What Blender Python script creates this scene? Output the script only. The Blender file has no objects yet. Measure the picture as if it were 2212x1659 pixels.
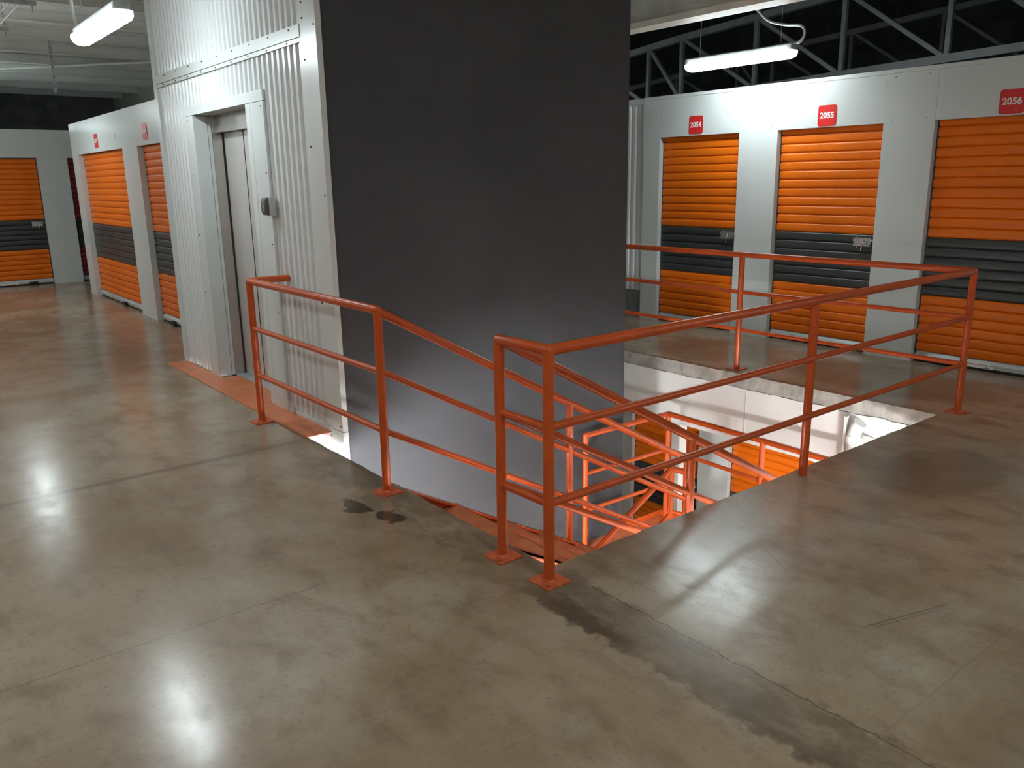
import bpy, math, random
from mathutils import Vector, Matrix
random.seed(7)
R = math.radians
sc = bpy.context.scene
COL = sc.collection

# ------------------------------------------------------------------ camera
cam = bpy.data.cameras.new('camera'); camo = bpy.data.objects.new('camera', cam); COL.objects.link(camo)
cam.sensor_fit = 'HORIZONTAL'; cam.sensor_width = 36.0; cam.lens = 1768.168 / 2212 * 36
cam.clip_start = 0.05; cam.clip_end = 200
yaw, pit, rol = R(51.7595), R(-14.0472), R(-0.9223)
fw = Vector((math.cos(yaw)*math.cos(pit), math.sin(yaw)*math.cos(pit), math.sin(pit)))
rt0 = Vector((math.sin(yaw), -math.cos(yaw), 0)); up0 = rt0.cross(fw)
rt = math.cos(rol)*rt0 + math.sin(rol)*up0; up = -math.sin(rol)*rt0 + math.cos(rol)*up0
m = Matrix(((rt.x, up.x, -fw.x, -2.101), (rt.y, up.y, -fw.y, -2.428), (rt.z, up.z, -fw.z, 1.68), (0, 0, 0, 1)))
camo.matrix_world = m
sc.camera = camo

# ------------------------------------------------------------------ world, exposure
w = bpy.data.worlds.new('world'); sc.world = w; w.use_nodes = True
w.node_tree.nodes['Background'].inputs[0].default_value = (0.75, 0.85, 0.9, 1)
w.node_tree.nodes['Background'].inputs[1].default_value = 0.012
sc.view_settings.view_transform = 'Standard'; sc.view_settings.look = 'None'
cy = sc.cycles; cy.use_light_tree = False; cy.max_bounces = 6; cy.diffuse_bounces = 4; cy.glossy_bounces = 3; cy.transmission_bounces = 2; cy.caustics_reflective = False; cy.caustics_refractive = False
sc.view_settings.exposure = 0.35; sc.view_settings.gamma = 1.0; sc.view_settings.use_curve_mapping = False
LAMP = 34.0          # radiance of the upper tubes
LAMP_LOW = 780.0     # radiance of the tubes one storey down

# ------------------------------------------------------------------ helpers
class MB:
    def __init__(s): s.v = []; s.f = []; s.sm = []
    def add(s, vs, fs, smooth=False):
        b = len(s.v); s.v += [tuple(p) for p in vs]
        for f in fs: s.f.append(tuple(i + b for i in f)); s.sm.append(smooth)
        return s
    def box(s, x0, x1, y0, y1, z0, z1):
        return s.add([(x0,y0,z0),(x1,y0,z0),(x1,y1,z0),(x0,y1,z0),(x0,y0,z1),(x1,y0,z1),(x1,y1,z1),(x0,y1,z1)],
              [(0,3,2,1),(4,5,6,7),(0,1,5,4),(1,2,6,5),(2,3,7,6),(3,0,4,7)])
    def tube(s, p0, p1, r, n=14, ball0=False, ball1=False, r1=None):
        p0 = Vector(p0); p1 = Vector(p1); d = (p1-p0).normalized()
        r1 = r if r1 is None else r1
        a = d.orthogonal().normalized(); c = d.cross(a)
        def ring(p, rr): return [p + rr*(math.cos(2*math.pi*i/n)*a + math.sin(2*math.pi*i/n)*c) for i in range(n)]
        rings = []
        if ball0:
            for t in (75, 50, 25): rings.append(ring(p0 - d*r*math.sin(R(t)), r*math.cos(R(t))))
        rings += [ring(p0, r), ring(p1, r1)]
        if ball1:
            for t in (25, 50, 75): rings.append(ring(p1 + d*r1*math.sin(R(t)), r1*math.cos(R(t))))
        vs = [q for rg in rings for q in rg]; fs = []
        for k in range(len(rings)-1):
            for i in range(n):
                j = (i+1) % n; fs.append((k*n+i, k*n+j, (k+1)*n+j, (k+1)*n+i))
        s.add(vs, fs, True)
        L = len(rings)-1
        s.add(rings[0], [tuple(range(n-1, -1, -1))]); s.add(rings[L], [tuple(range(n))])
        return s
    def sweep(s, pts, r, n=10):
        pts = [Vector(p) for p in pts]; rings = []
        a = None
        for i, p in enumerate(pts):
            d = (pts[min(i+1, len(pts)-1)] - pts[max(i-1, 0)]).normalized()
            a = d.orthogonal().normalized() if a is None else (a - d*a.dot(d)).normalized()
            c = d.cross(a)
            rings.append([p + r*(math.cos(2*math.pi*k/n)*a + math.sin(2*math.pi*k/n)*c) for k in range(n)])
        fs = []
        for k in range(len(rings)-1):
            for i in range(n):
                j = (i+1) % n; fs.append((k*n+i, k*n+j, (k+1)*n+j, (k+1)*n+i))
        s.add([q for rg in rings for q in rg], fs, True)
        s.add(rings[0], [tuple(range(n-1, -1, -1))]); s.add(rings[-1], [tuple(range(n))])
        return s
    def bar(s, p0, p1, wd, ht):
        p0 = Vector(p0); p1 = Vector(p1); d = (p1-p0).normalized()
        side = d.cross(Vector((0,0,1)))
        side = Vector((1,0,0)) if side.length < 1e-4 else side.normalized()
        u = side.cross(d).normalized()
        q = [p + side*a*wd/2 + u*b*ht/2 for p in (p0, p1) for a, b in ((-1,-1),(1,-1),(1,1),(-1,1))]
        return s.add(q, [(3,2,1,0),(4,5,6,7),(0,1,5,4),(1,2,6,5),(2,3,7,6),(3,0,4,7)])
    def prism(s, prof, axis, a0, a1, smooth=False, cap=True):
        """closed profile (list of 2-tuples in the other two axes, cyclic order) swept along axis"""
        def mk(p, t):
            return {'x': (t, p[0], p[1]), 'y': (p[0], t, p[1]), 'z': (p[0], p[1], t)}[axis]
        n = len(prof); vs = [mk(p, a0) for p in prof] + [mk(p, a1) for p in prof]
        s.add(vs, [(i, (i+1) % n, n+(i+1) % n, n+i) for i in range(n)], smooth)
        if cap: s.add(vs, [tuple(range(n-1, -1, -1)), tuple(range(n, 2*n))])
        return s
    def mesh(s, name, mat):
        me = bpy.data.meshes.new(name); me.from_pydata(s.v, [], s.f)
        me.polygons.foreach_set('use_smooth', s.sm)
        me.materials.append(mat); me.update(); me.validate()
        import bmesh
        bm = bmesh.new(); bm.from_mesh(me); bmesh.ops.recalc_face_normals(bm, faces=bm.faces[:]); bm.to_mesh(me); bm.free()
        return me
    def build(s, name, mat, parent=None):
        return link(name, s.mesh(name, mat), parent)

def link(name, data, parent=None, loc=(0,0,0)):
    o = bpy.data.objects.new(name, data); COL.objects.link(o); o.location = loc
    if parent: o.parent = parent
    return o
def tag(o, label=None, cat=None, group=None, kind=None):
    for k, v in (('label', label), ('category', cat), ('group', group), ('kind', kind)):
        if v: o[k] = v
    return o
def empty(name, loc=(0,0,0), rz=0):
    o = link(name, None, None, loc); o.rotation_euler.z = rz; o.empty_display_size = 0.1
    return o
def struct(name, loc=(0,0,0)): return tag(empty(name, loc), kind='structure')
def copy_tree(o, parent=None):
    c = o.copy(); COL.objects.link(c); c.parent = parent
    for ch in list(o.children): copy_tree(ch, c)
    return c
def bx(name, mat, parent, *d): return MB().box(*d).build(name, mat, parent)

# ------------------------------------------------------------------ materials
class NT:
    def __init__(s, name):
        s.m = bpy.data.materials.new(name); s.m.use_nodes = True; s.t = s.m.node_tree; s.n = s.t.nodes
        s.b = s.n['Principled BSDF']
    def new(s, ty, **k):
        x = s.n.new(ty)
        for a, v in k.items(): setattr(x, a, v)
        return x
    def set(s, node, i, v):
        if hasattr(v, 'is_output'): s.t.links.new(v, node.inputs[i])
        else: node.inputs[i].default_value = v
    def math(s, op, a, b=0.0, c=0.0, clamp=False):
        x = s.new('ShaderNodeMath', operation=op, use_clamp=clamp)
        s.set(x, 0, a); s.set(x, 1, b); s.set(x, 2, c); return x.outputs[0]
    def mix(s, f, a, b):
        x = s.new('ShaderNodeMix', data_type='RGBA')
        s.set(x, 0, f); s.set(x, 6, a); s.set(x, 7, b); return x.outputs[2]
    def noise(s, vec, scale, detail=4, rough=0.55, out=0, dist=0.0):
        x = s.new('ShaderNodeTexNoise'); s.set(x, 'Vector', vec)
        x.inputs['Scale'].default_value = scale; x.inputs['Detail'].default_value = detail
        x.inputs['Roughness'].default_value = rough; x.inputs['Distortion'].default_value = dist
        return x.outputs[out]
    def ss(s, v, lo, hi):
        x = s.new('ShaderNodeMapRange', interpolation_type='SMOOTHSTEP'); s.set(x, 0, v)
        x.inputs[1].default_value = lo; x.inputs[2].default_value = hi
        x.inputs[3].default_value = 0; x.inputs[4].default_value = 1; return x.outputs[0]
    def bump(s, h, strength, dist=0.01):
        x = s.new('ShaderNodeBump'); x.inputs['Strength'].default_value = strength; x.inputs['Distance'].default_value = dist
        s.set(x, 'Height', h); s.t.links.new(x.outputs[0], s.b.inputs['Normal'])
    def coord(s): return s.new('ShaderNodeTexCoord').outputs['Object']
    def scaled(s, vec, sx, sy, sz):
        x = s.new('ShaderNodeMapping'); s.set(x, 0, vec); x.inputs['Scale'].default_value = (sx, sy, sz); return x.outputs[0]
def rgb(h):
    c = [int(h[i:i+2], 16)/255 for i in (0, 2, 4)]
    return tuple(((x+0.055)/1.055)**2.4 if x > 0.04045 else x/12.92 for x in c) + (1,)
def paint(name, col, rough=0.4, metal=0.0, var=0.08, nscale=3.0, bump=0.0, bscale=60, spec=0.5, coat=0.0):
    t = NT(name); c = t.coord()
    n = t.noise(c, nscale, 2)
    dk = tuple(x*(1-var) for x in col[:3]) + (1,); lt = tuple(min(1, x*(1+var)) for x in col[:3]) + (1,)
    t.set(t.b, 'Base Color', t.mix(t.ss(n, .3, .7), dk, lt))
    t.set(t.b, 'Roughness', t.math('MULTIPLY_ADD', n, 0.12, rough-0.06))
    t.b.inputs['Metallic'].default_value = metal; t.b.inputs['Specular IOR Level'].default_value = spec
    if coat: t.b.inputs['Coat Weight'].default_value = coat; t.b.inputs['Coat Roughness'].default_value = 0.12
    if bump: t.bump(t.noise(c, bscale, 3), bump, 0.004)
    return t.m
M = {}
M['rail'] = paint('orange_rail_paint', (0.49, 0.074, 0.012), 0.30, spec=.4, var=0.10, nscale=6, bump=.12, bscale=40)
M['rail_plate'] = paint('orange_worn_plate', (0.50, 0.105, 0.035), 0.5, var=0.25, nscale=25, bump=.2)
M['orange'] = paint('orange_slat_paint', (0.74, 0.148, 0.004), 0.36, var=0.05, spec=.35)
M['charcoal'] = paint('charcoal_slat_paint', (0.040, 0.044, 0.043), 0.34, var=0.08)
M['crimson'] = paint('crimson_slat', (0.22, 0.018, 0.03), 0.4, var=0.05)  # crimson colour for the slats of the far corner door
M['white'] = paint('white_panel_paint', (0.60, 0.63, 0.62), 0.30, var=0.02, nscale=1.5)
M['white_rib'] = paint('white_ribbed_paint', (0.66, 0.68, 0.68), 0.24, var=0.02, nscale=1.5)
M['white_matt'] = paint('white_masonry_paint', (0.80, 0.80, 0.78), 0.6, var=0.03, nscale=2, bump=.12, bscale=30)
M['alu'] = paint('aluminium_bar', (0.55, 0.58, 0.57), 0.38, metal=0.5, var=0.06)
M['chrome'] = paint('chrome', (0.75, 0.75, 0.75), 0.16, metal=1.0, var=0.04)
M['black'] = paint('black_rubber', (0.012, 0.012, 0.012), 0.6)
M['guide'] = paint('dark_guide', (0.03, 0.03, 0.03), 0.5)
M['shadow_gap'] = M['guide']
M['grey_metal'] = paint('galvanised_steel', (0.40, 0.41, 0.41), 0.45, metal=0.4, var=0.15, nscale=12)
M['truss'] = paint('grey_truss_paint', (0.30, 0.31, 0.31), 0.55, var=0.12)
M['beam'] = paint('cream_beam_paint', (0.62, 0.60, 0.53), 0.5, var=0.08, nscale=5)
M['roof_dark'] = paint('dark_roof_sheet', (0.07, 0.08, 0.085), 0.6, var=0.2)
M['ceil'] = paint('pale_roof_deck', (0.74, 0.74, 0.70), 0.6, var=0.06, nscale=1.2)
M['backwall'] = paint('dark_back_wall', (0.16, 0.162, 0.158), 0.7, var=0.2)
M['red'] = paint('red_sign', (0.62, 0.022, 0.018), 0.35, var=0.03)
M['number'] = paint('white_number', (0.82, 0.80, 0.78), 0.5, var=0.02)
M['reader'] = paint('grey_plastic', (0.09, 0.09, 0.09), 0.4)
M['reader_box'] = paint('pale_plastic_box', (0.45, 0.46, 0.46), 0.5)
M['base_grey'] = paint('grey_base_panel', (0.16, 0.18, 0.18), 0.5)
M['lower_floor'] = paint('lower_concrete', (0.28, 0.25, 0.21), 0.4, var=0.15)
M['blue_white'] = M['white']

t = NT('brushed_steel'); c = t.coord()
n = t.noise(t.scaled(c, 1, 1, 120), 3, 3)
t.set(t.b, 'Base Color', t.mix(n, (0.66, 0.64, 0.62, 1), (0.78, 0.76, 0.74, 1)))
t.b.inputs['Metallic'].default_value = 0.55; t.set(t.b, 'Roughness', t.math('MULTIPLY_ADD', n, .12, .26)); M['steel'] = t.m
M['steel_jamb'] = paint('dark_reflection_steel_jamb', (0.52, 0.50, 0.48), 0.32, metal=0.95, var=0.05)  # same steel as the leaves, its darker reflection put into the colour

t = NT('charcoal_wall_paint'); c = t.coord()
n = t.noise(c, 1.3, 5); n2 = t.noise(c, 26, 4, .6)
col = t.mix(t.ss(n, .3, .7), (0.046, 0.049, 0.055, 1), (0.057, 0.060, 0.067, 1))
lite = t.math('MULTIPLY', t.ss(t.noise(t.scaled(c, 1, 1, 4.5), 5, 5, .65), .66, .78), .22)
t.set(t.b, 'Base Color', t.mix(lite, col, (0.20, 0.20, 0.21, 1)))
t.b.inputs['Roughness'].default_value = .62; t.b.inputs['Specular IOR Level'].default_value = 0.3
t.bump(t.math('ADD', n2, t.math('MULTIPLY', t.noise(c, 4, 2), 2.0)), .22, .006); M['charcoal_wall'] = t.m

def checker_plate(name, c0, c1):
    t = NT(name); c = t.coord()
    s1 = t.new('ShaderNodeTexVoronoi', feature='F1'); t.set(s1, 'Vector', t.scaled(c, 1, 1.9, 1)); s1.inputs['Scale'].default_value = 48
    s1.inputs['Randomness'].default_value = 0.0
    h = t.math('SUBTRACT', 1.0, t.ss(s1.outputs['Distance'], .12, .34))
    n = t.noise(c, 9, 5)
    t.set(t.b, 'Base Color', t.mix(t.ss(n, .3, .72), c0, c1))
    t.set(t.b, 'Roughness', t.math('MULTIPLY_ADD', n, .18, .26)); t.bump(h, .5, .004)
    return t.m
M['plate'] = checker_plate('orange_checker_plate', (0.50, 0.14, 0.05, 1), (0.68, 0.21, 0.085, 1))

# polished concrete with its stains, joints and scratches (all in metres on the floor)
t = NT('polished_concrete'); c = t.coord()
warp = t.new('ShaderNodeVectorMath', operation='MULTIPLY_ADD')
t.set(warp, 0, t.noise(c, 9, 4, .65, out=1)); warp.inputs[1].default_value = (.22, .22, 0)
t.set(warp, 2, c)
sepw = t.new('ShaderNodeSeparateXYZ'); t.t.links.new(warp.outputs[0], sepw.inputs[0])
X = t.math('SUBTRACT', sepw.outputs[0], .11); Y = t.math('SUBTRACT', sepw.outputs[1], .11)
sep = t.new('ShaderNodeSeparateXYZ'); t.t.links.new(c, sep.inputs[0]); x0, y0 = sep.outputs[0], sep.outputs[1]
warp2 = t.math('MULTIPLY', t.math('SUBTRACT', t.noise(c, 14, 3), .5), .05)
big = t.noise(c, .9, 6, .62, dist=.4); mid = t.noise(t.scaled(c, 1.6, .9, 1), 3.4, 6, .65, dist=.3); fine = t.noise(c, 45, 3, .7)
col = t.mix(t.ss(big, .36, .64), (0.255, 0.175, 0.108, 1), (0.350, 0.277, 0.198, 1))
col = t.mix(t.math('MULTIPLY', t.ss(mid, .44, .70), .62), col, (0.185, 0.122, 0.075, 1))
col = t.mix(t.math('MULTIPLY', t.ss(t.noise(c, 2.1, 5, .6), .50, .72), .50), col, (0.39, 0.35, 0.285, 1))
col = t.mix(t.math('MULTIPLY', t.ss(fine, .52, .72), .42), col, (0.17, 0.125, 0.085, 1))
def band(v, lo, hi, e): return t.math('MULTIPLY', t.ss(v, lo-e, lo+e), t.math('SUBTRACT', 1.0, t.ss(v, hi-e, hi+e)))
def ell(cx, cy, rx, ry, e=.35):
    dx = t.math('DIVIDE', t.math('SUBTRACT', X, cx), rx); dy = t.math('DIVIDE', t.math('SUBTRACT', Y, cy), ry)
    d = t.math('ADD', t.math('MULTIPLY', dx, dx), t.math('MULTIPLY', dy, dy))
    return t.math('SUBTRACT', 1.0, t.ss(d, 1-e, 1+e))
def mul(*a):
    r = a[0]
    for b in a[1:]: r = t.math('MULTIPLY', r, b)
    return r
DARK = (0.085, 0.060, 0.040, 1); MIDK = (0.15, 0.112, 0.076, 1)
# dirty strip that runs from the railing corner towards the camera, and its sawn joint
strip = mul(band(X, -.145, .115, .022), t.math('SUBTRACT', 1.0, t.ss(Y, -.12, .02)))
grime = t.ss(mid, .28, .62)
lefty = t.math('SUBTRACT', 1.0, t.ss(X, -.13, .06))
col = t.mix(mul(strip, t.math('MULTIPLY_ADD', grime, .30, .22)), col, DARK)
col = t.mix(mul(strip, lefty, t.math('MULTIPLY_ADD', grime, .45, .15)), col, DARK)
wetc = mul(band(X, -.16, -.06, .03), band(Y, -.55, .02, .08)); col = t.mix(mul(wetc, .75), col, DARK)
joint = mul(band(t.math('ADD', x0, warp2), .106, .112, .002), t.math('SUBTRACT', 1.0, t.ss(y0, -.2, -.1)))
col = t.mix(mul(joint, .8), col, DARK)
# the trodden border along the stair opening
brd = mul(band(X, -.16, .2, .09), band(Y, .15, 2.1, .25), t.ss(mid, .35, .6)); col = t.mix(mul(brd, .62), col, MIDK)
patch = ell(-.0, 1.78, .12, .34); col = t.mix(mul(patch, .6), col, MIDK)
for e in ((-.24, 1.30, .055, .115), (-.165, 1.05, .06, .11)): col = t.mix(mul(ell(*e), .85), col, (0.032, 0.024, 0.016, 1))
for e in ((-.13, .63, .02, .09), (-.10, .43, .045, .09), (.02, -.02, .16, .10), (1.6, -1.9, .7, .5), (2.6, -.45, .5, .3), (4.5, .9, .55, .9), (4.4, 2.6, .5, .6)): col = t.mix(mul(ell(*e), .5), col, MIDK)
# cross joints
def xline(yc, hw, x_lo, x_hi, k, e=.006):
    global col
    wig = t.math('ADD', y0, t.math('MULTIPLY', warp2, .5))
    col = t.mix(mul(band(wig, yc-hw, yc+hw, e), band(x0, x_lo, x_hi, .05), k), col, MIDK)
xline(2.57, .030, -6, .03, .7, .022); xline(.615, .004, -6, -.72, .55, .005); xline(5.69, .010, -6, .05, .55)
xline(-1.41, .003, .12, 6, .3, .003); xline(8.6, .01, -6, .7, .5)
far_dark = mul(t.math('SUBTRACT', 1.0, t.ss(Y, -1.75, -1.35)), t.ss(X, .05, .3), .38); col = t.mix(far_dark, col, MIDK)
# rubber scuffs: thin strokes at an angle
def scuff(px, py, ang, ln, hw, k):
    global col
    ca, sa = math.cos(ang), math.sin(ang)
    u = t.math('ADD', t.math('MULTIPLY', t.math('SUBTRACT', x0, px), ca), t.math('MULTIPLY', t.math('SUBTRACT', y0, py), sa))
    v = t.math('SUBTRACT', t.math('MULTIPLY', t.math('SUBTRACT', y0, py), ca), t.math('MULTIPLY', t.math('SUBTRACT', x0, px), sa))
    col = t.mix(mul(band(u, 0, ln, .05), band(v, -hw, hw, hw*.6), k), col, DARK)
scuff(.68, -1.05, -.29, .42, .005, .45); scuff(.70, -1.075, -.29, .33, .004, .4); scuff(.75, -.35, .5, .5, .003, .2)
scuff(.85, -.6, 1.0, .35, .002, .3); scuff(.95, -.25, .35, .6, .003, .2); scuff(-1.35, 2.0, 2.3, .5, .004, .2)
t.set(t.b, 'Base Color', col)
ro = t.math('MULTIPLY_ADD', t.ss(mid, .3, .7), .07, .18)
ro = t.math('ADD', ro, t.math('MULTIPLY', t.math('ADD', strip, brd, clamp=True), .015))
t.set(t.b, 'Roughness', ro); t.b.inputs['Specular IOR Level'].default_value = .5
t.bump(fine, .02, .003)
M['concrete'] = t.m
M['edge_concrete'] = paint('raw_concrete_edge', (0.36, 0.34, 0.31), 0.75, var=0.22, nscale=9, bump=.5, bscale=45)

def emit(name, col, k):
    m_ = bpy.data.materials.new(name); m_.use_nodes = True; nt = m_.node_tree; nt.nodes.clear()
    e = nt.nodes.new('ShaderNodeEmission'); e.inputs[0].default_value = col; e.inputs[1].default_value = k
    o = nt.nodes.new('ShaderNodeOutputMaterial'); nt.links.new(e.outputs[0], o.inputs[0]); return m_
M['tube'] = emit('lit_diffuser', (0.86, 0.98, 1.0, 1), LAMP)
M['tube_end'] = emit('glowing_diffuser_end', (0.8, 0.95, 1.0, 1), 1.3)
M['tube_low'] = emit('lit_diffuser_below', (0.97, 0.99, 1.0, 1), LAMP_LOW)

# ------------------------------------------------------------------ storey slab (floor) with the stair opening
HX0, HX1, HY0, HY1 = .095, 3.755, .10, 5.74
OX0, OX1, OY0, OY1 = -3.4, 9.0, -6.0, 24.0
def jag(a, b, n, amp):
    return [a + (b-a)*i/n for i in range(n+1)], [0 if i in (0, n) else random.uniform(-amp, amp) for i in range(n+1)]
loop = []
ys, j = jag(HY0, HY1, 90, .006); loop += [(HX0 + d, y) for y, d in zip(ys, j)][:-1]      # front edge
xs, j = jag(HX0, HX1, 60, .004); loop += [(x, HY1 + d) for x, d in zip(xs, j)][:-1]
ys, j = jag(HY1, HY0, 90, .006); loop += [(HX1 + d, y) for y, d in zip(ys, j)][:-1]
xs, j = jag(HX1, HX0, 60, .005); loop += [(x, HY0 + d) for x, d in zip(xs, j)][:-1]
n = len(loop); cor = [0, 90, 150, 240, 300]
outer = [(OX0, OY0), (OX0, OY1), (OX1, OY1), (OX1, OY0)]
fl = MB(); TH = .13
def slab_face(z):
    vs = [(x, y, z) for x, y in loop] + [(x, y, z) for x, y in outer]; fs = []
    for k in range(4):
        fs.append(tuple([i % n for i in range(cor[k], cor[k+1]+1)]) + (n+(k+1) % 4, n+k))
    fl.add(vs, fs)
slab_face(0.0)
floor = fl.build('floor', M['concrete']); tag(floor, 'polished brown grey concrete floor around the stair opening', kind='structure')
fl = MB(); slab_face(-TH)
under = fl.build('ceiling_lower', M['white_matt']); tag(under, 'white underside of the concrete slab', kind='structure')
eb = MB()
lowz = [-TH + random.uniform(-.0, .012) for _ in loop]
eb.add([(x, y, 0) for x, y in loop] + [(x, y, z) for (x, y), z in zip(loop, lowz)], [(i, (i+1) % n, n+(i+1) % n, n+i) for i in range(n)])
eb.build('slab_edge', M['edge_concrete'], floor)

# lower storey shell
lf = MB().box(-4, 9, -6, 10, -3.2, -3.04).build('floor_lower', M['lower_floor']); tag(lf, 'concrete floor one storey below', kind='structure')
o = MB().box(-4.1, -4, -6, 10, -3.04, -TH).build('wall_lower_left', M['white_matt']); tag(o, 'white wall of the storey below', kind='structure')
o = MB().box(-4, 9, -6.1, -6, -3.04, -TH).build('wall_lower_front', M['white_matt']); tag(o, 'white wall of the storey below', kind='structure')

# white downstand beam under the far slab edge, its painted top edge ragged
wb = struct('beam_lower'); wb.name = 'trim_1'; tag(wb, 'white painted downstand beam under the far edge of the opening')
bm_ = MB(); N = 120; yy = [0.0 + 5.7*i/N for i in range(N+1)]
top = [-.122 + random.uniform(-.005, .005) + .003*math.sin(i*.7) for i in range(N+1)]
vs = [(3.747, y, z) for y, z in zip(yy, top)] + [(3.747, y, -.60) for y in yy]
bm_.add(vs, [(i, i+1, N+2+i, N+1+i) for i in range(N)])
bm_.box(3.7475, 3.95, -3, 5.7, -.60, -.1305)
bm_.build('beam_face', M['white_matt'], wb)
bx('seam_strip', M['white'], wb, 3.742, 3.748, 1.705, 1.712, -.6, -.14)

# ------------------------------------------------------------------ elevator shaft: dark side wall + ribbed white front
XF = .30
ws = struct('wall_side'); tag(ws, 'charcoal painted side wall of the lift shaft')
MB().box(XF, 2.965, 2.42, 2.50, -3.04, 4.0).build('painted_face', M['charcoal_wall'], ws)
wf = struct('wall_front'); tag(wf, 'white ribbed metal front of the lift shaft')
core = MB()
core.box(.34, 2.96, 2.50, 3.63, -3.04, 4.0); core.box(.34, .377, 4.815, 5.70, -3.04, 4.0); core.box(.377, 2.96, 4.86, 5.70, -3.04, 4.0)
core.box(.34, 2.96, 3.63, 4.86, 2.236, 4.0); core.box(.62, 2.96, 3.63, 4.86, 0.0, 2.235); core.box(.34, 2.96, 3.63, 4.80, -3.04, -.012)
core.build('shaft_core', M['white'], wf)
PITCH = .0876
def ribbed(name, y0, y1, z0, z1, mat=None, parent=wf, x=XF, d=.017, ph=0.0):
    prof = []; k0 = math.floor((y0-ph)/PITCH) - 1; k1 = math.ceil((y1-ph)/PITCH) + 1
    pts = []
    for k in range(k0, k1+1):
        b = ph + k*PITCH
        pts += [(b, 0), (b+.036, 0), (b+.046, -d), (b+.0776, -d)]
    def at(y):
        for (a, da), (b, db) in zip(pts, pts[1:]):
            if a <= y <= b: return da + (db-da)*(y-a)/(b-a) if b > a else da
        return 0
    seq = [(y0, at(y0))] + [p for p in pts if y0 < p[0] < y1] + [(y1, at(y1))]
    n_ = len(seq)
    vs = [(x+dd, y, z) for z in (z0, z1) for y, dd in seq] + [(x+.03, y0, z0), (x+.03, y1, z0), (x+.03, y0, z1), (x+.03, y1, z1)]
    fs = [(i, i+1, n_+i+1, n_+i) for i in range(n_-1)]
    return MB().add(vs, fs).add([vs[0], vs[n_], vs[-2], vs[-4]], [(0,1,2,3)]).build(name, mat or M['white_rib'], parent)
ribbed('ribbed_panel', 2.655, 5.70, 2.60, 4.0)
ribbed('ribbed_panel', 3.303, 5.70, 2.30, 2.535)
ribbed('ribbed_panel', 2.655, 3.303, .015, 2.535)
ribbed('ribbed_panel', 4.99, 5.70, .0, 2.30)
ribbed('ribbed_panel', 2.655, 5.70, -3.04, -.03)
bx('flashing', M['white'], wf, .266, .279, 2.655, 5.70, 2.56, 2.635)
bx('flashing', M['white'], wf, .270, .279, 2.655, 5.70, 2.53, 2.556)
bx('flashing', M['white'], wf, .270, .277, 2.655, 3.345, .004, .032)
bx('flashing', M['white'], wf, .270, .277, 2.655, 3.9, -.06, -.022)
for z0, z1 in ((.045, 4.0), (-3.04, .042)):
    e = .003 if z1 < 1 else 0
    bx('corner_trim', M['white'], wf, .262-e, .30, 2.412-e, 2.562, z0, z1)
    bx('edge_strip', M['white'], wf, .272-e, .30, 2.564, 2.668, z0, z1)
bx('corner_trim', M['white'], wf, .265, .34, 5.70, 5.79, -3.04, 4.0)
bx('grey_tab', M['alu'], wf, .256, .268, 3.20, 3.235, .01, .075)
scr = MB()
def screw(x, y, z): scr.tube((x, y, z), (x-.005, y, z), .0055, 6)
for i in range(9):
    yy_ = 2.80 + .33*i
    screw(.266, yy_, 2.615); screw(.270, yy_ + .05, 2.542)
for i in range(6): screw(.272, 3.42 + .27*i, 2.275)
for z in (2.75, 2.66, 2.42, 1.90, .9, -.02): screw(.272, 2.61, z)
for z in (2.6, 1.6, .08, -.02): screw(.262, 2.435, z)
for z in (2.2, 1.75, 1.25, .75): screw(.262, 3.34, z); screw(.262, 4.93, z)
tag(scr.build('screw', M['black'], wf), kind='stuff')

# lift door
d1 = struct('door_1'); tag(d1, 'brushed steel two leaf lift door in a white casing')
bx('casing', M['white'], d1, .262, .34, 3.305, 5.00, 2.237, 2.31)           # head
bx('casing', M['white'], d1, .262, .376, 3.305, 3.545, 0.004, 2.233)
bx('casing', M['white'], d1, .262, .376, 3.549, 3.63, 0.004, 2.233)
bx('casing', M['white'], d1, .262, .376, 4.80, 5.00, 0.004, 2.233)
bx('casing', M['white'], d1, .34, .376, 3.63, 4.80, 2.237, 2.30)
bx('inner_strip', M['white'], d1, .380, .408, 4.80, 4.858, 0.004, 2.23)
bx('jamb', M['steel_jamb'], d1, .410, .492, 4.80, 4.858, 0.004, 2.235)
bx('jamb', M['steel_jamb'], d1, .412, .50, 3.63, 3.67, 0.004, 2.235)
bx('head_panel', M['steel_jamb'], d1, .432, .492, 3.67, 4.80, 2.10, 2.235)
bx('door_leaf', M['steel'], d1, .506, .535, 4.336, 4.785, .006, 2.098)
bx('door_leaf', M['steel'], d1, .500, .530, 3.675, 4.326, .006, 2.098)
bx('leaf_seam', M['black'], d1, .497, .504, 4.326, 4.335, .006, 2.098)
bx('sill', M['alu'], d1, .412, .62, 3.67, 4.80, -.011, .004)
bx('dark_gap', M['black'], d1, .546, .60, 3.67, 4.85, 0, 2.1)

# call button on its pale box
cb = empty('call_button_panel', (XF, 3.275, 1.457)); tag(cb, 'small grey call button panel on the white casing right of the lift door', 'call button')
MB().box(-.075, -.0385, -.045, .02, -.0, .125).build('back_box', M['reader_box'], cb)
pb = MB(); pr = [(-.076, 0), (-.096, .006), (-.104, .03), (-.106, .062), (-.104, .095), (-.096, .118), (-.076, .125)]
pb.prism(pr, 'y', -.015, .052); pb.build('front_plate', M['reader'], cb)
MB().tube((-.100, .006, .04), (-.109, .006, .04), .009, 12).build('button', M['chrome'], cb)
MB().tube((-.101, .006, .062), (-.1075, .006, .062), .005, 10).build('indicator', M['number'], cb)

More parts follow.
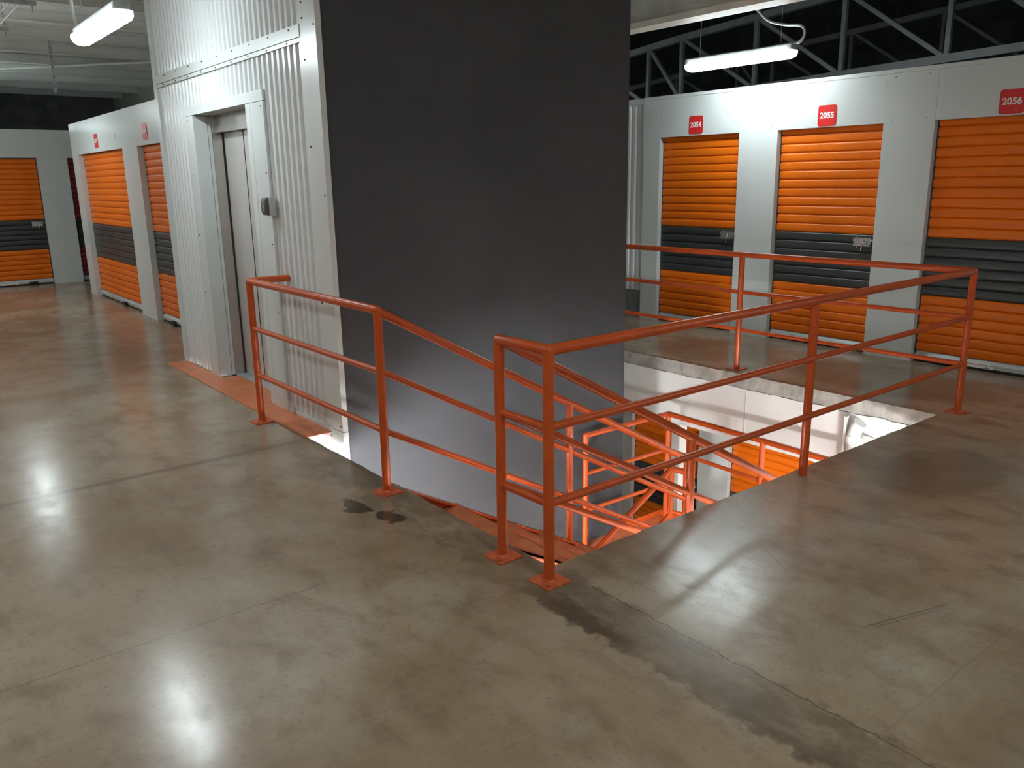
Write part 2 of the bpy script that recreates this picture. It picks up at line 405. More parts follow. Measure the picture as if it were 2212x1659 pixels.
# checker plates bridging the gap in front of the lift
for y0_, y1_, lb in ((2.965, 5.70, 'long orange checker plate on the floor before the lift door'), (2.60, 2.960, 'short orange checker plate at the end beside the ribbed corner')):
    e_ = empty('checker_plate', (.19, (y0_+y1_)/2, 0)); tag(e_, lb, 'floor plate')
    h = (y1_-y0_)/2
    pm = MB().box(-.115, .078, -h, h, .001, .007)
    if y0_ > 2.9: pm.box(.078, .22, 3.675-(y0_+y1_)/2, 4.735-(y0_+y1_)/2, .001, .0065)
    pm.build('tread_plate', M['plate'], e_)
    MB().box(-.112, -.105, -h, h, -.06, .001).build('folded_edge', M['rail_plate'], e_)

# ------------------------------------------------------------------ roller doors
def slat_mesh(wd, mat, name):
    P_ = .0855; prof = []
    for i in range(13):
        tt = i/12; z = tt*P_
        if tt < .16: d = .016*math.sin(tt/.16*math.pi/2)
        elif tt > .84: d = .016*math.sin((1-tt)/.16*math.pi/2)
        else: d = .016 + .0025*math.sin((tt-.16)/.68*math.pi)
        prof.append((d, z))
    vs = [(sx*wd/2, -d, z) for sx in (-1, 1) for d, z in prof] + [(sx*wd/2, .004, z) for sx in (-1, 1) for z in (0, P_)]
    n_ = 13; fs = [(i, n_+i, n_+i+1, i+1) for i in range(n_-1)] + [(26, 27, 29, 28)]
    mb = MB(); mb.add(vs, fs[:12], True); mb.add(vs, fs[12:]); me = mb.mesh(name, mat); return me
def latch(parent, x, z):
    l = MB().box(-.17, .0, -.006, 0, -.035, .045).build('latch', M['chrome'], parent); l.location = (x, -.02, z)
    for nm, mb in [('bolt', MB().box(-.165, .055, -.030, -.012, .012, .034)), ('bracket', MB().box(-.16, -.075, -.036, -.006, -.030, -.018)), ('bracket', MB().box(-.06, .0, -.036, -.006, -.030, -.018)),
          ('hasp', MB().sweep([(-.06, -.035, .03), (-.058, -.047, .0), (-.068, -.045, -.045), (-.075, -.04, -.07)], .006, 8)),
          ('rivet', MB().tube((-.14, -.012, .05), (-.14, -.0, .05), .007, 8)), ('rivet', MB().tube((-.135, -.012, -.045), (-.135, 0, -.045), .007, 8))]:
        mb.build(nm, M['chrome'], l)
    return l
def roller_door(loc, rz, wd, label, top_mat='orange', n=24, lat=True, handle=0.0, sticker=None, group=None, width_in=0.0):
    r = empty('roller_door', loc, rz); tag(r, label, 'roller door', group)
    meshes = {k: slat_mesh(wd, M[k], 'slat_' + k) for k in (top_mat, 'charcoal')}
    for i in range(n):
        k = 'charcoal' if 6 <= i < 12 else top_mat
        link('slat', meshes[k], r, (0, 0, .095 + .0855*i))
    bb = MB().box(-wd/2, wd/2, -.030, .01, .028, .062); bb.prism([(-.03, .062), (-.006, .095), (.01, .095), (.01, .062)], 'x', -wd/2, wd/2)
    b = bb.build('bottom_bar', M['alu'], r)
    MB().box(-wd/2, wd/2, -.018, .01, .003, .0275).build('rubber_seal', M['black'], b)
    hb = MB().box(handle-.075, handle+.075, -.062, -.030, .014, .05); hb.box(handle-.055, handle+.055, -.058, -.03, .05, .058)
    hb.build('foot_handle', M['black'], b)
    for s in (-1, 1):
        MB().box(s*(wd/2+.012)-.016, s*(wd/2+.012)+.016, -.012, .03, 0.003, .095+.0855*n).build('guide_rail', M['guide'], r)
    if sticker is not None:
        MB().box(sticker-.13, sticker+.13, -.0325, -.0302, .026, .061).build('label_sticker', M['number'], b)
        MB().box(sticker-.12, sticker+.13, -.0332, -.0326, .054, .058).build('red_stripe', M['red'], b)
        MB().box(sticker+.05, sticker+.10, -.0332, -.0326, .030, .034).bar((sticker+.085, -.033, .033), (sticker+.065, -.033, .05), .0006, .004).build('printed_mark', M['black'], b)
    if lat: latch(r, wd/2 - .03, 1.045)
    return r
FX = -math.pi/2
# right hand row, front face x = 5.32
XR = 5.32
doors_r = [(4.175, 3.085, 2.105, 'orange and charcoal roller door below the red sign 2054'), (2.62, 1.53, 2.105, 'orange and charcoal roller door below the red sign 2055'), (1.07, -.02, 2.105, 'orange and charcoal roller door below the red sign 2056, at the right edge')]
for i, (a, b, h, lb) in enumerate(doors_r):
    roller_door((XR+.075, (a+b)/2, 0), FX, a-b-.03, lb, handle=(-.0 if i < 2 else -.28), sticker=(None if i < 2 else .02), group='roller doors along the right hand wall')
wr = struct('wall_right'); tag(wr, 'white panelled front of the right hand storage units')
def panel_row(parent, posts, heads, zt, zh):
    for a, b in posts: bx('pilaster', M['white'], parent, XR, XR+.10, b+.0015, a-.0015, 0, zt)
    for a, b in heads: bx('header_panel', M['white'], parent, XR+.001, XR+.045, b, a, zh, zt-.0)
panel_row(wr, [(4.43, 4.175), (3.085, 2.62), (1.53, 1.07), (-.02, -.48), (-1.57, -2.0)], [(4.175, 3.085), (2.62, 1.53), (1.07, -.02), (-.48, -1.57)], 2.535, 2.115)
bx('top_rail', M['white'], wr, XR-.006, XR+.09, -6, 4.43, 2.53, 2.565)
bx('unit_body', M['white'], wr, XR+.13, 7.6, -6, 4.40, .0, 2.53)
for zc in (2.50, 2.14):
    s_ = MB()
    for y_ in (4.3, 3.0, 2.70, 1.45, 1.15, -.1): s_.tube((XR+.001, y_, zc), (XR-.003, y_, zc), .005, 6)
    tag(s_.build('screw', M['reader'], wr), kind='stuff')
# out of view continuation of the row, plain
roller_door((XR+.075, -1.025, 0), FX, 1.06, 'orange and charcoal roller door just past the right picture edge', group='roller doors along the right hand wall')
MB().box(XR, XR+.1, -6, -2.0, 0, 2.535).build('end_panel', M['white'], wr)
# ribbed end wall beyond unit 2054
wb2 = struct('wall_right_end'); wb2.name = 'wall_back_right'; tag(wb2, 'pale ribbed metal wall left of the unit 2054')
ribbed('ribbed_panel', 4.43, 8.0, .33, 2.50, parent=wb2, x=XR+.06)
bx('top_rail', M['white'], wb2, XR+.03, XR+.10, 4.43, 8.0, 2.50, 2.565)
bx('backing', M['white'], wb2, XR+.091, XR+.15, 4.43, 8.0, 0, 2.55)
o = bx('base_panel', M['base_grey'], wb2, XR+.04, XR+.09, 4.43, 8.0, 0, .33)

# left row, front face x = .76, seen at a slant
XL = .76
roller_door((XL+.085, 10.435, 0), FX, 2.54, 'wide orange and charcoal roller door, the broader of the two slanting left of the lift', lat=False, handle=0.25, n=24, group='roller doors left of the lift')
roller_door((XL+.085, 7.975, 0), FX, .92, 'narrow orange and charcoal roller door right beside the lift shaft', lat=False, handle=.05, group='roller doors left of the lift')
wl = struct('wall_left'); tag(wl, 'white panelled unit fronts left of the lift')
for a, b in ((12.12, 11.72), (9.15, 8.46), (7.50, 7.40)): bx('pilaster', M['white'], wl, XL, XL+.11, b, a, 0, 2.60)
for a, b in ((11.72, 9.15), (8.46, 7.50)): bx('header_panel', M['white'], wl, XL+.001, XL+.045, b, a, 2.14, 2.60)
bx('unit_body', M['white'], wl, XL+.15, 4.5, 7.42, 12.1, 0, 2.58)
bx('dark_gap_strip', M['base_grey'], wl, XL+.02, XL+.06, 7.37, 7.399, 0, 1.2)  # grey strip put in for the darkness of the gap here
# far row, front face y = 14.1
YB = 14.1
roller_door((-.36, YB+.085, 0), 0, 1.86, 'orange and charcoal roller door at the far left, cut off by the picture edge', handle=.62, sticker=.25, group='roller doors on the far wall')
roller_door((1.61, YB+.085, 0), 0, 1.08, 'dark crimson roller door glimpsed behind the white corner at the far end', top_mat='crimson', lat=False, group='roller doors on the far wall')
wk = struct('wall_back'); tag(wk, 'white panelled unit fronts at the far left')
for a, b in ((.585, 1.055), (-1.75, -1.305), (2.16, 2.6)): bx('pilaster', M['white'], wk, a, b, YB, YB+.11, 0, 2.63)
for a, b in ((-1.305, .585), (1.055, 2.16)): bx('header_panel', M['white'], wk, a, b, YB+.001, YB+.045, 2.165, 2.63)
bx('unit_body', M['white'], wk, -3.4, 4.5, YB+.15, 17.5, 0, 2.60)
bx('end_panel', M['white'], wk, -3.4, -1.75, YB, YB+.1, 0, 2.63)

# row opposite the lift (behind the photographer, felt only as colour and reflections)
wo = struct('wall_opposite'); wo.name = 'wall_front_left'; tag(wo, 'white panelled unit fronts opposite the lift')
bx('wall_panel', M['white'], wo, -3.5, -3.40, -6, 24, 0, 2.62)
for k in range(11):
    y_ = -5.4 + 1.55*k
    sm = MB()
    for i in range(24):
        z_ = .09 + .0855*i
        sm.prism([(-3.4, z_), (-3.375, z_+.014), (-3.375, z_+.072), (-3.4, z_+.0855)], 'y', y_, y_+1.09)
    ob = sm.build('shutter', M['orange'], wo)
    ob.data.materials.append(M['charcoal'])
    for p in ob.data.polygons:
        if .60 < p.center.z < 1.116: p.material_index = 1
o = MB().box(-3.5, 9, -6.1, -6, 0, 4).build('wall_near', M['white']); tag(o, 'white wall behind the photographer', kind='structure')

# ------------------------------------------------------------------ unit number signs
def number_mesh(txt, size):
    cu = bpy.data.curves.new('number', 'FONT'); cu.body = txt; cu.size = size; cu.align_x = 'CENTER'; cu.align_y = 'CENTER'
    cu.extrude = .0006; cu.offset = size*.028; cu.resolution_u = 4; cu.space_character = 1.0
    ob = bpy.data.objects.new('number_tmp', cu); COL.objects.link(ob)
    dg = bpy.context.evaluated_depsgraph_get(); me = bpy.data.meshes.new_from_object(ob.evaluated_get(dg))
    bpy.data.objects.remove(ob); me.name = 'number'
    me.transform(Matrix.Rotation(math.pi/2, 4, 'X')); me.materials.clear(); me.materials.append(M['number']); return me
def sign(loc, rz, txt, label, sz=.19):
    r = empty('unit_number_sign', loc, rz); tag(r, label, 'sign', 'red unit number signs')
    h = sz/2; rr = .022; pr = []
    for cx_, cz_, a0 in ((h-rr, h-rr, 0), (-h+rr, h-rr, 90), (-h+rr, -h+rr, 180), (h-rr, -h+rr, 270)):
        for k in range(5): pr.append((cx_ + rr*math.cos(R(a0+22.5*k)), cz_ + rr*math.sin(R(a0+22.5*k))))
    MB().prism(pr, 'y', -.004, 0).build('sign_plate', M['red'], r)
    link('number', number_mesh(txt, sz*.39), r, (0, -.0048, 0))
    return r
sign((XR, 3.66, 2.225), FX, '2054', 'red square sign reading 2054, the smallest and leftmost of the three on the right wall')
sign((XR, 2.09, 2.219), FX, '2055', 'red square sign reading 2055, middle one of the three under the right lamp')
sign((XR, .475, 2.221), FX, '2056', 'red square sign reading 2056 at the right picture edge')
sign((XL, 10.47, 2.285), FX, '2013', 'red sign seen edge on above the wide roller door left of the lift')
sign((XL, 8.05, 2.29), FX, '2014', 'red sign seen edge on above the narrow roller door beside the lift shaft')

# ------------------------------------------------------------------ guard rails
PR, RR = .0240, .0180
ZT, ZM, ZL = 1.014, .690, .356
def post(par, x, y, z0=0.0, z1=ZT, plate=True, ps=.066):
    po = MB().tube((0, 0, .006 if plate else 0), (0, 0, z1-z0), PR, 18).build('post', M['rail'], par); po.location = (x, y, z0)
    if plate:
        bp = MB().box(-ps, ps, -ps, ps, 0.0005, .008).build('base_plate', M['rail_plate'], po)
        for sx in (-1, 1): MB().tube((sx*.045, sx*.045, .008), (sx*.045, sx*.045, .018), .008, 6).build('bolt', M['rail_plate'], po)
        MB().tube((0, 0, .008), (0, 0, .018), PR+.006, 18, r1=PR).build('weld', M['rail'], po)
def rail(par, nm, a, b, r=RR, b0=False, b1=False): MB().tube(a, b, r, 16, b0, b1).build(nm, M['rail'], par)

g1 = empty('guard_rail', (0, 3.17, 0)); tag(g1, 'short orange pipe railing beside the orange floor plate, fixed to the ribbed wall', 'railing')
g1c = Vector((0, 3.17, 0))
def off(p): return tuple(Vector(p) - g1c)
post(g1, 0, 0); post(g1, -.006, 1.367-3.17)
rail(g1, 'top_rail', off((0, 3.17, ZT+.008)), off((-.006, 1.367, ZT+.008)), PR, True, True)
rail(g1, 'return_rail', off((0, 3.17, ZT+.008)), off((.277, 3.135, ZT+.010)), PR, True)
rail(g1, 'middle_rail', off((0, 3.17, ZM)), off((-.006, 1.367, ZM)), RR)
rail(g1, 'low_rail', off((0, 3.17, ZL)), off((-.006, 1.367, ZL)), RR)

g2 = empty('guard_rail', (0, 0, 0)); tag(g2, 'long orange pipe railing around the right and far sides of the stair opening', 'railing')
post(g2, 1.955, .028, -.0, plate=False)
for p in ((-.006, .318), (0, 0), (3.925, .036), (3.90, 1.934), (3.895, 3.84)): post(g2, *p)
for nm, z, r in (('top_rail', ZT, PR), ('middle_rail', ZM, RR), ('low_rail', ZL, RR)):
    q = [(-.006, .318, z), (0, 0, z), (3.925, .036, z), (3.895, 3.84, z)]
    for a, b in zip(q, q[1:]): rail(g2, nm, a, b, r, r == PR, r == PR)

# ------------------------------------------------------------------ staircase
YA, YC, SL = 1.367, .318, .55
st = empty('steel_staircase', (0, .85, 0)); tag(st, 'orange steel staircase going down through the opening to a half landing', 'staircase')
off0 = Vector((0, .85, 0))
def sub(mb, name, mat, par=st, o_=off0):
    ob = mb.build(name, mat, par); ob.data.transform(Matrix.Translation(-o_)); return ob
ZLAND = -1.432
def stringer(y, x0, x1, z0, z1, w_=.05, dep=.24):
    # channel: web + flanges, sloping
    mb = MB(); s_ = 1 if y > .85 else -1
    d = Vector((x1-x0, 0, z1-z0)).normalized(); u_ = Vector((-d.z, 0, d.x)); u_ = u_ if u_.z > 0 else -u_
    for (ya, yb, ua, ub) in ((y-.006, y+.006, -dep, 0), (y-.006-w_*(s_ > 0), y+.006+w_*(s_ < 0), -.012, 0), (y-.006-w_*(s_ > 0), y+.006+w_*(s_ < 0), -dep, -dep+.012)):
        q = []
        for (xx, zz) in ((x0, z0), (x1, z1)):
            for (yy2, uu) in ((ya, ua), (yb, ua), (yb, ub), (ya, ub)):
                q.append((xx + u_.x*uu, yy2, zz + u_.z*uu))
        mb.add(q, [(3,2,1,0),(4,5,6,7),(0,1,5,4),(1,2,6,5),(2,3,7,6),(3,0,4,7)])
    return mb
sub(stringer(YA, .10, 2.62, .0, ZLAND+.04), 'stringer', M['rail'])
sub(stringer(YC, .10, 2.62, .0, ZLAND+.04), 'stringer', M['rail'])
for i in range(7):
    xx = .10 + .325*i; zz = -.179*(i+1)
    tm = MB().box(xx, xx+.345, YC+.01, YA-.01, zz-.006, zz).box(xx+.341, xx+.345, YC+.01, YA-.01, zz-.045, zz)
    tm.box(xx, xx+.004, YC+.01, YA-.01, zz, zz+.06)
    sub(tm, 'tread', M['plate'])
sub(MB().box(2.44, 3.48, .2, 2.405, ZLAND-.008, ZLAND), 'landing_plate', M['plate'])
sub(MB().box(3.47, 3.482, .2, 2.405, ZLAND-.16, ZLAND+.05).box(2.97, 3.47, 2.395, 2.407, ZLAND-.16, ZLAND+.05).box(2.44, 2.452, .2, 1.44, ZLAND-.16, ZLAND-.009), 'landing_edge', M['rail'])
YD, YE = 1.46, 2.385
sub(stringer(YD, 2.44, -.2, ZLAND+.03, ZLAND+.03-2.64*SL), 'stringer', M['rail'])
sub(stringer(YE, 2.44, -.2, ZLAND+.03, ZLAND+.03-2.64*SL), 'stringer', M['rail'])
for i in range(8):
    xx = 2.44 - .325*(i+1); zz = ZLAND - .179*(i+1)
    sub(MB().box(xx-.02, xx+.325, YD+.01, YE-.01, zz-.006, zz).box(xx-.02, xx-.016, YD+.01, YE-.01, zz-.045, zz), 'tread', M['plate'])

def stair_rail(y, label, xs_posts, x_end, name='stair_handrail'):
    r_ = empty(name, (0, y, 0)); tag(r_, label, 'handrail')
    for nm, z, rd in (('top_rail', ZT, PR), ('middle_rail', ZM, RR), ('low_rail', ZL, RR)):
        x1 = x_end if nm == 'top_rail' else xs_posts[-1]
        rail(r_, nm, (0, 0, z), (x1, 0, z-SL*x1), rd, rd == PR, rd == PR)
    for px in xs_posts: MB().tube((px, 0, .045-SL*px-.06), (px, 0, ZT-SL*px), PR, 16).build('post', M['rail'], r_)
    return r_
stair_rail(YA, 'orange sloping stair handrail nearest the charcoal wall', (1.365, 2.565), 2.565)
stair_rail(YC, 'orange sloping stair handrail on the near right side of the flight', (1.31, 2.565), 2.565)
# landing guard
g3 = empty('guard_rail', (0, 0, ZLAND)); tag(g3, 'orange pipe railing round the half landing below the floor', 'railing')
for p in ((2.43, 2.335), (3.44, 2.31), (3.40, 1.28), (3.37, .3)): post(g3, p[0], p[1], 0, 1.02, plate=False)
for nm, z, r in (('top_rail', 1.02, PR), ('middle_rail', .68, RR), ('low_rail', .345, RR)):
    q = [(2.43, 2.335, z), (3.44, 2.31, z), (3.37, .3, z)]
    for a, b in zip(q, q[1:]): rail(g3, nm, a, b, r, r == PR, r == PR)
# lower flight inner rail
hr = empty('stair_handrail', (2.50, YD, ZLAND)); tag(hr, 'orange handrail of the lower flight with an elbow at the landing', 'handrail')
MB().tube((0, 0, -.05), (0, 0, .93), PR, 16).build('post', M['rail'], hr)
rail(hr, 'top_rail', (0, 0, .95), (-2.5, 0, .95-2.5*SL), PR, True)
rail(hr, 'return_rail', (0, 0, .95), (.065, -.093, .93), PR, True)
rail(hr, 'middle_rail', (0, 0, .58), (-2.5, 0, .58-2.5*SL), RR)
rail(hr, 'return_rail', (0, 0, .60), (.065, -.093, .58), RR)

# ------------------------------------------------------------------ lower storey things seen through the opening
XQ = 5.42
for a, b, lb in ((4.61, 3.52, 'orange and charcoal roller door one storey down behind the stair rails'), (3.085, 2.0, 'orange roller door one storey down right of the pale pilaster'), (1.53, .45, 'orange roller door one storey down under the white beam')):
    roller_door((XQ+.075, (a+b)/2, -3.04), FX, a-b-.03, lb, handle=0, group='roller doors one storey down')
wq = struct('wall_lower_right'); tag(wq, 'pale panelled unit fronts one storey down')
for a, b in ((5.06, 4.61), (3.52, 3.085), (2.0, 1.53), (.45, -.0), (9, 5.07)): bx('pilaster', M['white'], wq, XQ, XQ+.10, b, a, -3.04, -.135)
for a, b in ((4.61, 3.52), (3.085, 2.0), (1.53, .45), (0, -6)): bx('header_panel', M['white'], wq, XQ+.001, XQ+.045, b, a, -.93 if a > 0.1 else -3.04, -.135)
cl = empty('white_column', (4.5, 3.06, -3.04)); tag(cl, 'slim white column one storey down in front of the roller door', 'column')
MB().prism([(-.06, -.055), (-.052, -.06), (.052, -.06), (.06, -.052), (.06, .052), (.052, .06), (-.052, .06), (-.06, .052)], 'z', 0, 2.9).build('shaft', M['white_matt'], cl)
MB().box(-.09, .09, -.09, .09, 0, .012).build('foot_plate', M['white_matt'], cl)
dp = empty('downpipe', (3.70, .68, -.7)); tag(dp, 'white pipe with a capped top against the white beam', 'pipe')
MB().sweep([(0, 0, -.6), (0, 0, .35), (0, -.004, .43), (0, -.02, .49), (0, -.045, .53)], .052, 16).build('pipe', M['white_matt'], dp)
MB().box(-.02, .045, .055, .075, -.5, .56).build('bracket', M['white_matt'], dp)
MB().tube((0, 0, .36), (0, 0, .42), .058, 16).build('collar', M['white_matt'], dp)
MB().sweep([(.02, -.05, .42), (.02, -.13, .42), (.02, -.155, .41), (.02, -.165, .38), (.02, -.165, -.4)], .013, 10).build('side_tube', M['white_matt'], dp)
MB().tube((.02, -.05, .42), (.02, -.075, .42), .022, 12).build('fitting', M['alu'], dp)

# ------------------------------------------------------------------ lamps
def lamp(loc, label, mat, wires=.45, conduit=None, group='hanging fluorescent lamps', rz=0.0):
    """1.27 m vapour tight fitting along Y; loc is the middle of the underside of its housing"""
    L_ = .615; r = empty('fluorescent_lamp', loc, rz); tag(r, label, 'lamp', group)
    hp = [(-.052, 0), (-.048, .045), (-.03, .058), (.03, .058), (.048, .045), (.052, 0)]
    MB().prism(hp, 'y', -L_+.01, L_-.01).build('housing', M['grey_metal'], r)
    dpf = [(.050, -.001), (.078, -.004), (.080, -.028), (.066, -.055), (.040, -.072), (0, -.078), (-.040, -.072), (-.066, -.055), (-.080, -.028), (-.078, -.004), (-.050, -.001)]
    n_ = len(dpf); rows = []
    for yv, k in ((-L_+.045, .90), (-L_+.06, .98), (L_-.06, .98), (L_-.045, .90)): rows.append([(px*k, yv, pz*k) for px, pz in dpf])
    vs = [p for rw in rows for p in rw]; fs = [(a*n_+i, a*n_+i+1, (a+1)*n_+i+1, (a+1)*n_+i) for a in range(3) for i in range(n_-1)]
    mb = MB().add(vs, fs, True); mb.add(rows[0], [tuple(range(n_))]); mb.add(rows[3], [tuple(range(n_))])
    mb.build('diffuser', mat, r)
    for s in (-1, 1):
        ec = MB(); rr_ = [[(px*k, s*yv, pz*k - .001) for px, pz in dpf] for yv, k in ((L_-.044, .92), (L_-.015, .84), (L_, .55))]
        vs = [p for rw in rr_ for p in rw]
        ec.add(vs, [(a*n_+i, a*n_+i+1, (a+1)*n_+i+1, (a+1)*n_+i) for a in range(2) for i in range(n_-1)], True); ec.add(rr_[2], [tuple(range(n_))])
        ec.build('end_cap', M['tube_end'], r)
        if wires: MB().tube((0, s*.46, .058), (0, s*.46, .058+wires), .0022, 6).build('suspension_wire', M['grey_metal'], r)
    if conduit: MB().sweep(conduit, .0125, 10).build('flexible_conduit', M['alu'], r)
    return r
def smooth(pts, k=6):
    P_ = [Vector(p) for p in pts]; out = []
    for i in range(len(P_)-1):
        p0, p1, p2, p3 = P_[max(i-1, 0)], P_[i], P_[i+1], P_[min(i+2, len(P_)-1)]
        for j in range(k):
            u_ = j/k; out.append(.5*((2*p1) + (p2-p0)*u_ + (2*p0-5*p1+4*p2-p3)*u_*u_ + (3*p1-p0-3*p2+p3)*u_**3))
    return out + [P_[-1]]
lamp((-.53, 4.107, 2.768), 'bright fluorescent lamp hanging under the pale roof at the upper left', M['tube'], 1.17,
     smooth([(0, .60, .05), (0, .70, .10), (0, .74, .22), (.0, .72, .5), (0, .66, 1.15)]))
lamp((4.792, 2.748, 2.772), 'bright fluorescent lamp hanging before the dark roof truss at the right', M['tube'], .405,
     smooth([(0, -.60, .055), (0, -.66, .06), (0, -.70, .12), (0, -.66, .19), (0, -.50, .22), (0, -.32, .28), (0, -.18, .40), (0, -.08, .42)]))
lamp((-.53, 10.3, 2.768), 'small bright lamp cut off at the left picture edge', M['tube'], 1.17)
for loc, lb in (((-.53, -2.1, 2.79), 'lamp over the aisle near the photographer'), ((4.79, -3.45, 2.80), 'lamp over the right aisle beyond the picture edge'), ((-2.5, -4.6, 2.79), 'unseen fill lamp added in the corner behind the photographer'), ((-2.85, 1.3, 2.79), 'unseen fill lamp added over the left edge of the near aisle'), ((-2.85, 7.4, 2.79), 'unseen fill lamp added over the left edge of the far aisle'), ((-2.2, 12.5, 2.79), 'unseen fill lamp added before the far left units'), ((1.5, -4.6, 2.79), 'unseen fill lamp added behind the photographer in the middle aisle'), ((-.53, 16.4, 2.79), 'unseen fill lamp added far down the left aisle'), ((4.79, 9.0, 2.80), 'lamp hidden behind the lift shaft')):  # row lamps out of view, plus unseen fill lamps added for brightness
    lamp(loc, lb, M['tube'], 1.15 if loc[0] < 3 else 1.8)
for loc, rz_, lb in (((-1.0, .9, -.60), math.pi/2, 'lamp below the slab nearest the stair'), ((-2.45, .5, -.60), math.pi/2, 'unseen lamp added below the near slab to soften the light on the charcoal wall'), ((1.5, -2.2, -.66), 0, 'unseen lamp added below the slab right of the stair to soften the wall light')):  # first follows the light on the wall; other two are added to soften it
    lamp(loc, lb, M['tube_low'], -.132-loc[2]-.058, group='lamps one storey down', rz=rz_)
lamp((4.7, -.6, -.5), 'unseen lamp added below the slab to light the lower roller doors', M['tube'], .31, group='lamps one storey down')  # unseen lamp put in to light the lower doors

# ------------------------------------------------------------------ roof: pale deck on the left, dark roof and trusses on the right
ce = struct('ceiling'); tag(ce, 'pale ribbed metal roof deck')
dk = MB(); prf = []; y_ = -6.0; seq = []
while y_ < 22.0:
    seq += [(y_, 0), (y_+.18, 0), (y_+.21, .045), (y_+.27, .045)]; y_ += .30
ns = len(seq)
vs = [(xx, y, 4.0+dz) for xx in (-3.5, 3.95) for y, dz in seq]
dk.add(vs, [(i, i+1, ns+i+1, ns+i) for i in range(ns-1)]); dk.build('deck_sheet', M['ceil'], ce)
for i in range(19):
    y_ = -5.0 + 1.45*i
    MB().box(-3.5, 3.9, y_-.035, y_+.035, 3.845, 3.857).box(-3.5, 3.9, y_-.004, y_+.004, 3.857, 3.999).box(-3.5, 3.9, y_-.035, y_+.035, 3.985, 3.999).build('purlin', M['ceil'], ce)
o = MB().box(-3.5, 9, 22, 22.1, 0, 8).build('wall_far', M['backwall']); tag(o, 'dark far wall under the roof', kind='structure')
for z_ in (2.9, 3.25, 3.6): MB().box(-3.5, 9, 21.9, 22, z_, z_+.12).build('girt', M['backwall'], o)
o = MB().box(-3.5, -3.4, -6, 22, 2.62, 4.0).build('wall_upper_left', M['ceil']); tag(o, 'pale upper wall above the opposite units', kind='structure')
# cream beam between the two roofs
sb = empty('roof_beam', (3.86, 8, 2.99)); tag(sb, 'long cream steel beam along the edge of the pale roof at the top', 'beam')
MB().box(-.09, .12, -14, 14, .0, .022).build('bottom_flange', M['beam'], sb)
MB().box(.01, .03, -14, 14, .022, 1.01).build('web', M['beam'], sb)
MB().box(-.09, -.06, -14, 14, .022, .05).build('flange_lip', M['beam'], sb)
# dark roof
rd = struct('ceiling_high'); tag(rd, 'dark high roof above the right hand units')
vs = []; seq2 = []; y_ = -6.0
while y_ < 22.0: seq2 += [(y_, 0), (y_+.6, 0), (y_+.66, .08), (y_+.84, .08)]; y_ += .9
ns = len(seq2)
MB().add([(xx, y, zz+dz) for xx, zz in ((3.87, 4.5), (20, 8.0)) for y, dz in seq2], [(i, i+1, ns+i+1, ns+i) for i in range(ns-1)]).build('roof_sheet', M['roof_dark'], rd)
for i in range(9):
    f_ = i/8; xx = 4.6 + 14*f_; zz = 4.5 + 3.5*(xx-3.87)/16.13 - .12
    MB().box(xx-.04, xx+.04, -6, 22, zz-.08, zz+.08).build('purlin', M['roof_dark'], rd)
o = MB().box(19.9, 20, -6, 22, 0, 8).build('wall_far_right', M['backwall']); tag(o, 'dark far wall behind the trusses', kind='structure')
# trusses
def truss(x, label, y_off=0.0, s=1.0, zb=2.93):
    r = empty('roof_truss', (x, 4 + y_off, zb)); tag(r, label, 'truss', 'grey roof trusses')
    nodes = [9.4, 8.1, 6.83, 6.17, 4.87, 3.58, 2.28, .98, -.32, -1.62]
    def zt(y): return (3.62 + (6.83-y)*.072 - 2.93)*s if y < 6.83 else (3.62 - (y-6.83)*.10 - 2.93)*s
    def P_(y, z): return (0, (y-4)*s, z if z else -.03 + (3.37-y)*.035)
    MB().bar(P_(9.6, 0), P_(-1.8, 0), .09, .09).build('bottom_chord', M['truss'], r)
    for a, b in ((9.6, 6.17), (6.17, -1.8)): MB().bar(P_(a, zt(a)), P_(b, zt(b)), .09, .09).build('top_chord', M['truss'], r)
    for k, y in enumerate(nodes):
        MB().bar(P_(y, 0), P_(y, zt(y)), .055, .055).build('vertical_web', M['truss'], r)
        if k+1 < len(nodes):
            MB().bar(P_(y, zt(y)), P_(nodes[k+1], 0), .05, .05).build('diagonal_web', M['truss'], r)
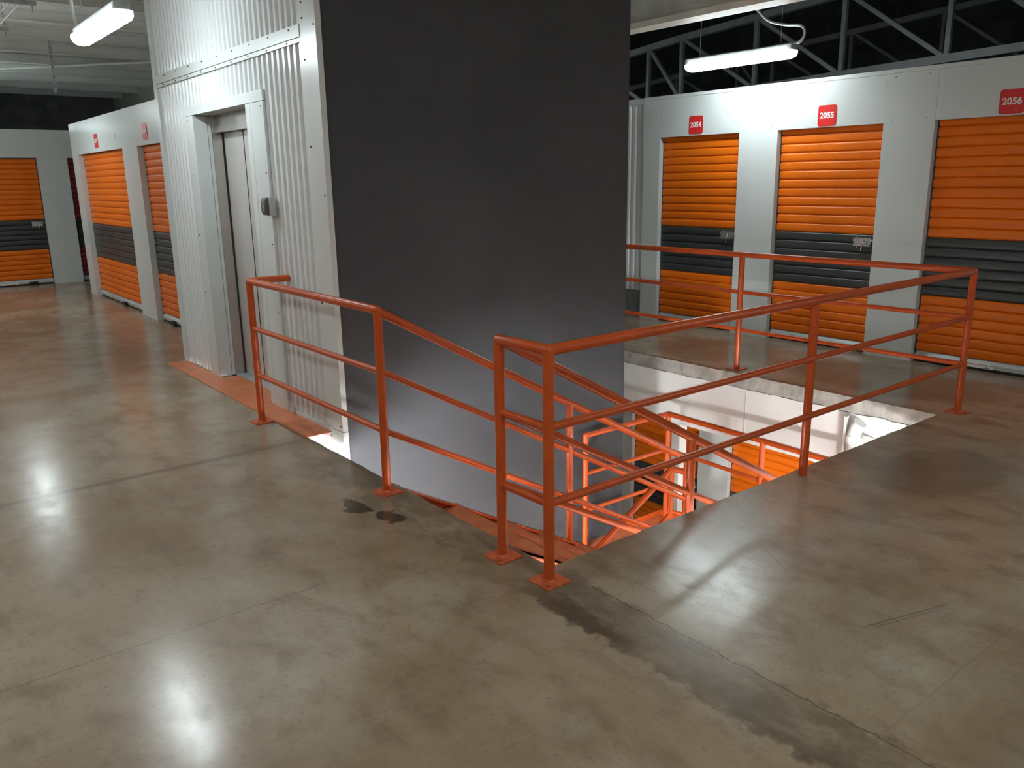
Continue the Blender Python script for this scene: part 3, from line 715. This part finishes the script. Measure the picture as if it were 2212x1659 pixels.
truss(8.0, 'grey steel roof truss rising behind the right hand units')
truss(12.5, 'fainter grey roof truss farther back in the dark', 1.0, 1.25, 3.1)
# strut channels carrying the right lamp
for y_, lb in ((3.21, 'short strut channel above the left end of the right hand lamp'), (2.29, 'short strut channel above the right end of the right hand lamp')):
    e_ = empty('strut_channel', (4.60, y_, 3.235)); tag(e_, lb, 'strut', 'strut channels under the roof')
    MB().box(-.62, .30, -.021, .021, .015, .02).box(-.62, .30, -.021, -.018, -.02, .015).box(-.62, .30, .018, .021, -.02, .015).build('channel', M['alu'], e_)
    MB().tube((.22, 0, .0), (.22, 0, 1.25), .005, 6).build('threaded_rod', M['grey_metal'], e_)
# conduits and hangers at the upper left
for i, (x_, y_, z_) in enumerate(((-.55, 7.7, 3.50), (-.55, 9.5, 3.50), (-.55, 11.3, 3.50))):
    e_ = empty('conduit_hanger', (x_, y_, z_)); tag(e_, ('nearest', 'middle', 'farthest')[i] + ' trapeze hanger carrying the thin conduits at the upper left', 'hanger', 'conduit hangers')
    MB().box(-.30, .30, -.02, .02, -.02, .02).build('channel', M['grey_metal'], e_)
    for s in (-.26, .26): MB().tube((s, 0, -.08), (s, 0, .50), .006, 6).build('threaded_rod', M['grey_metal'], e_)
for x_, lb in ((-.45, 'left one of two thin conduits under the pale roof'), (-.36, 'right one of two thin conduits under the pale roof')):
    o = MB().tube((x_, -5.9, 3.5326), (x_, 11.6, 3.5326), .0125, 10).build('conduit', M['alu']); tag(o, lb, 'conduit')
o = empty('perforated_strap', (.75, 12.6, 3.10)); tag(o, 'short perforated metal strap dangling under the roof', 'strap')
sp = MB().box(-.02, .02, -.003, .003, 0, .90); sp.build('strap', M['grey_metal'], o)
for k in range(5): MB().tube((0, -.0035, .1+.14*k), (0, -.0045, .1+.14*k), .009, 8).build('hole', M['black'], o)
br = MB().tube((-2.6, 19.5, 3.80), (3.7, 12.7, 3.83), .02, 8).build('brace_rod', M['ceil']); tag(br, 'thin pale brace rod running slantwise under the roof', 'rod')

bpy.context.view_layer.update()
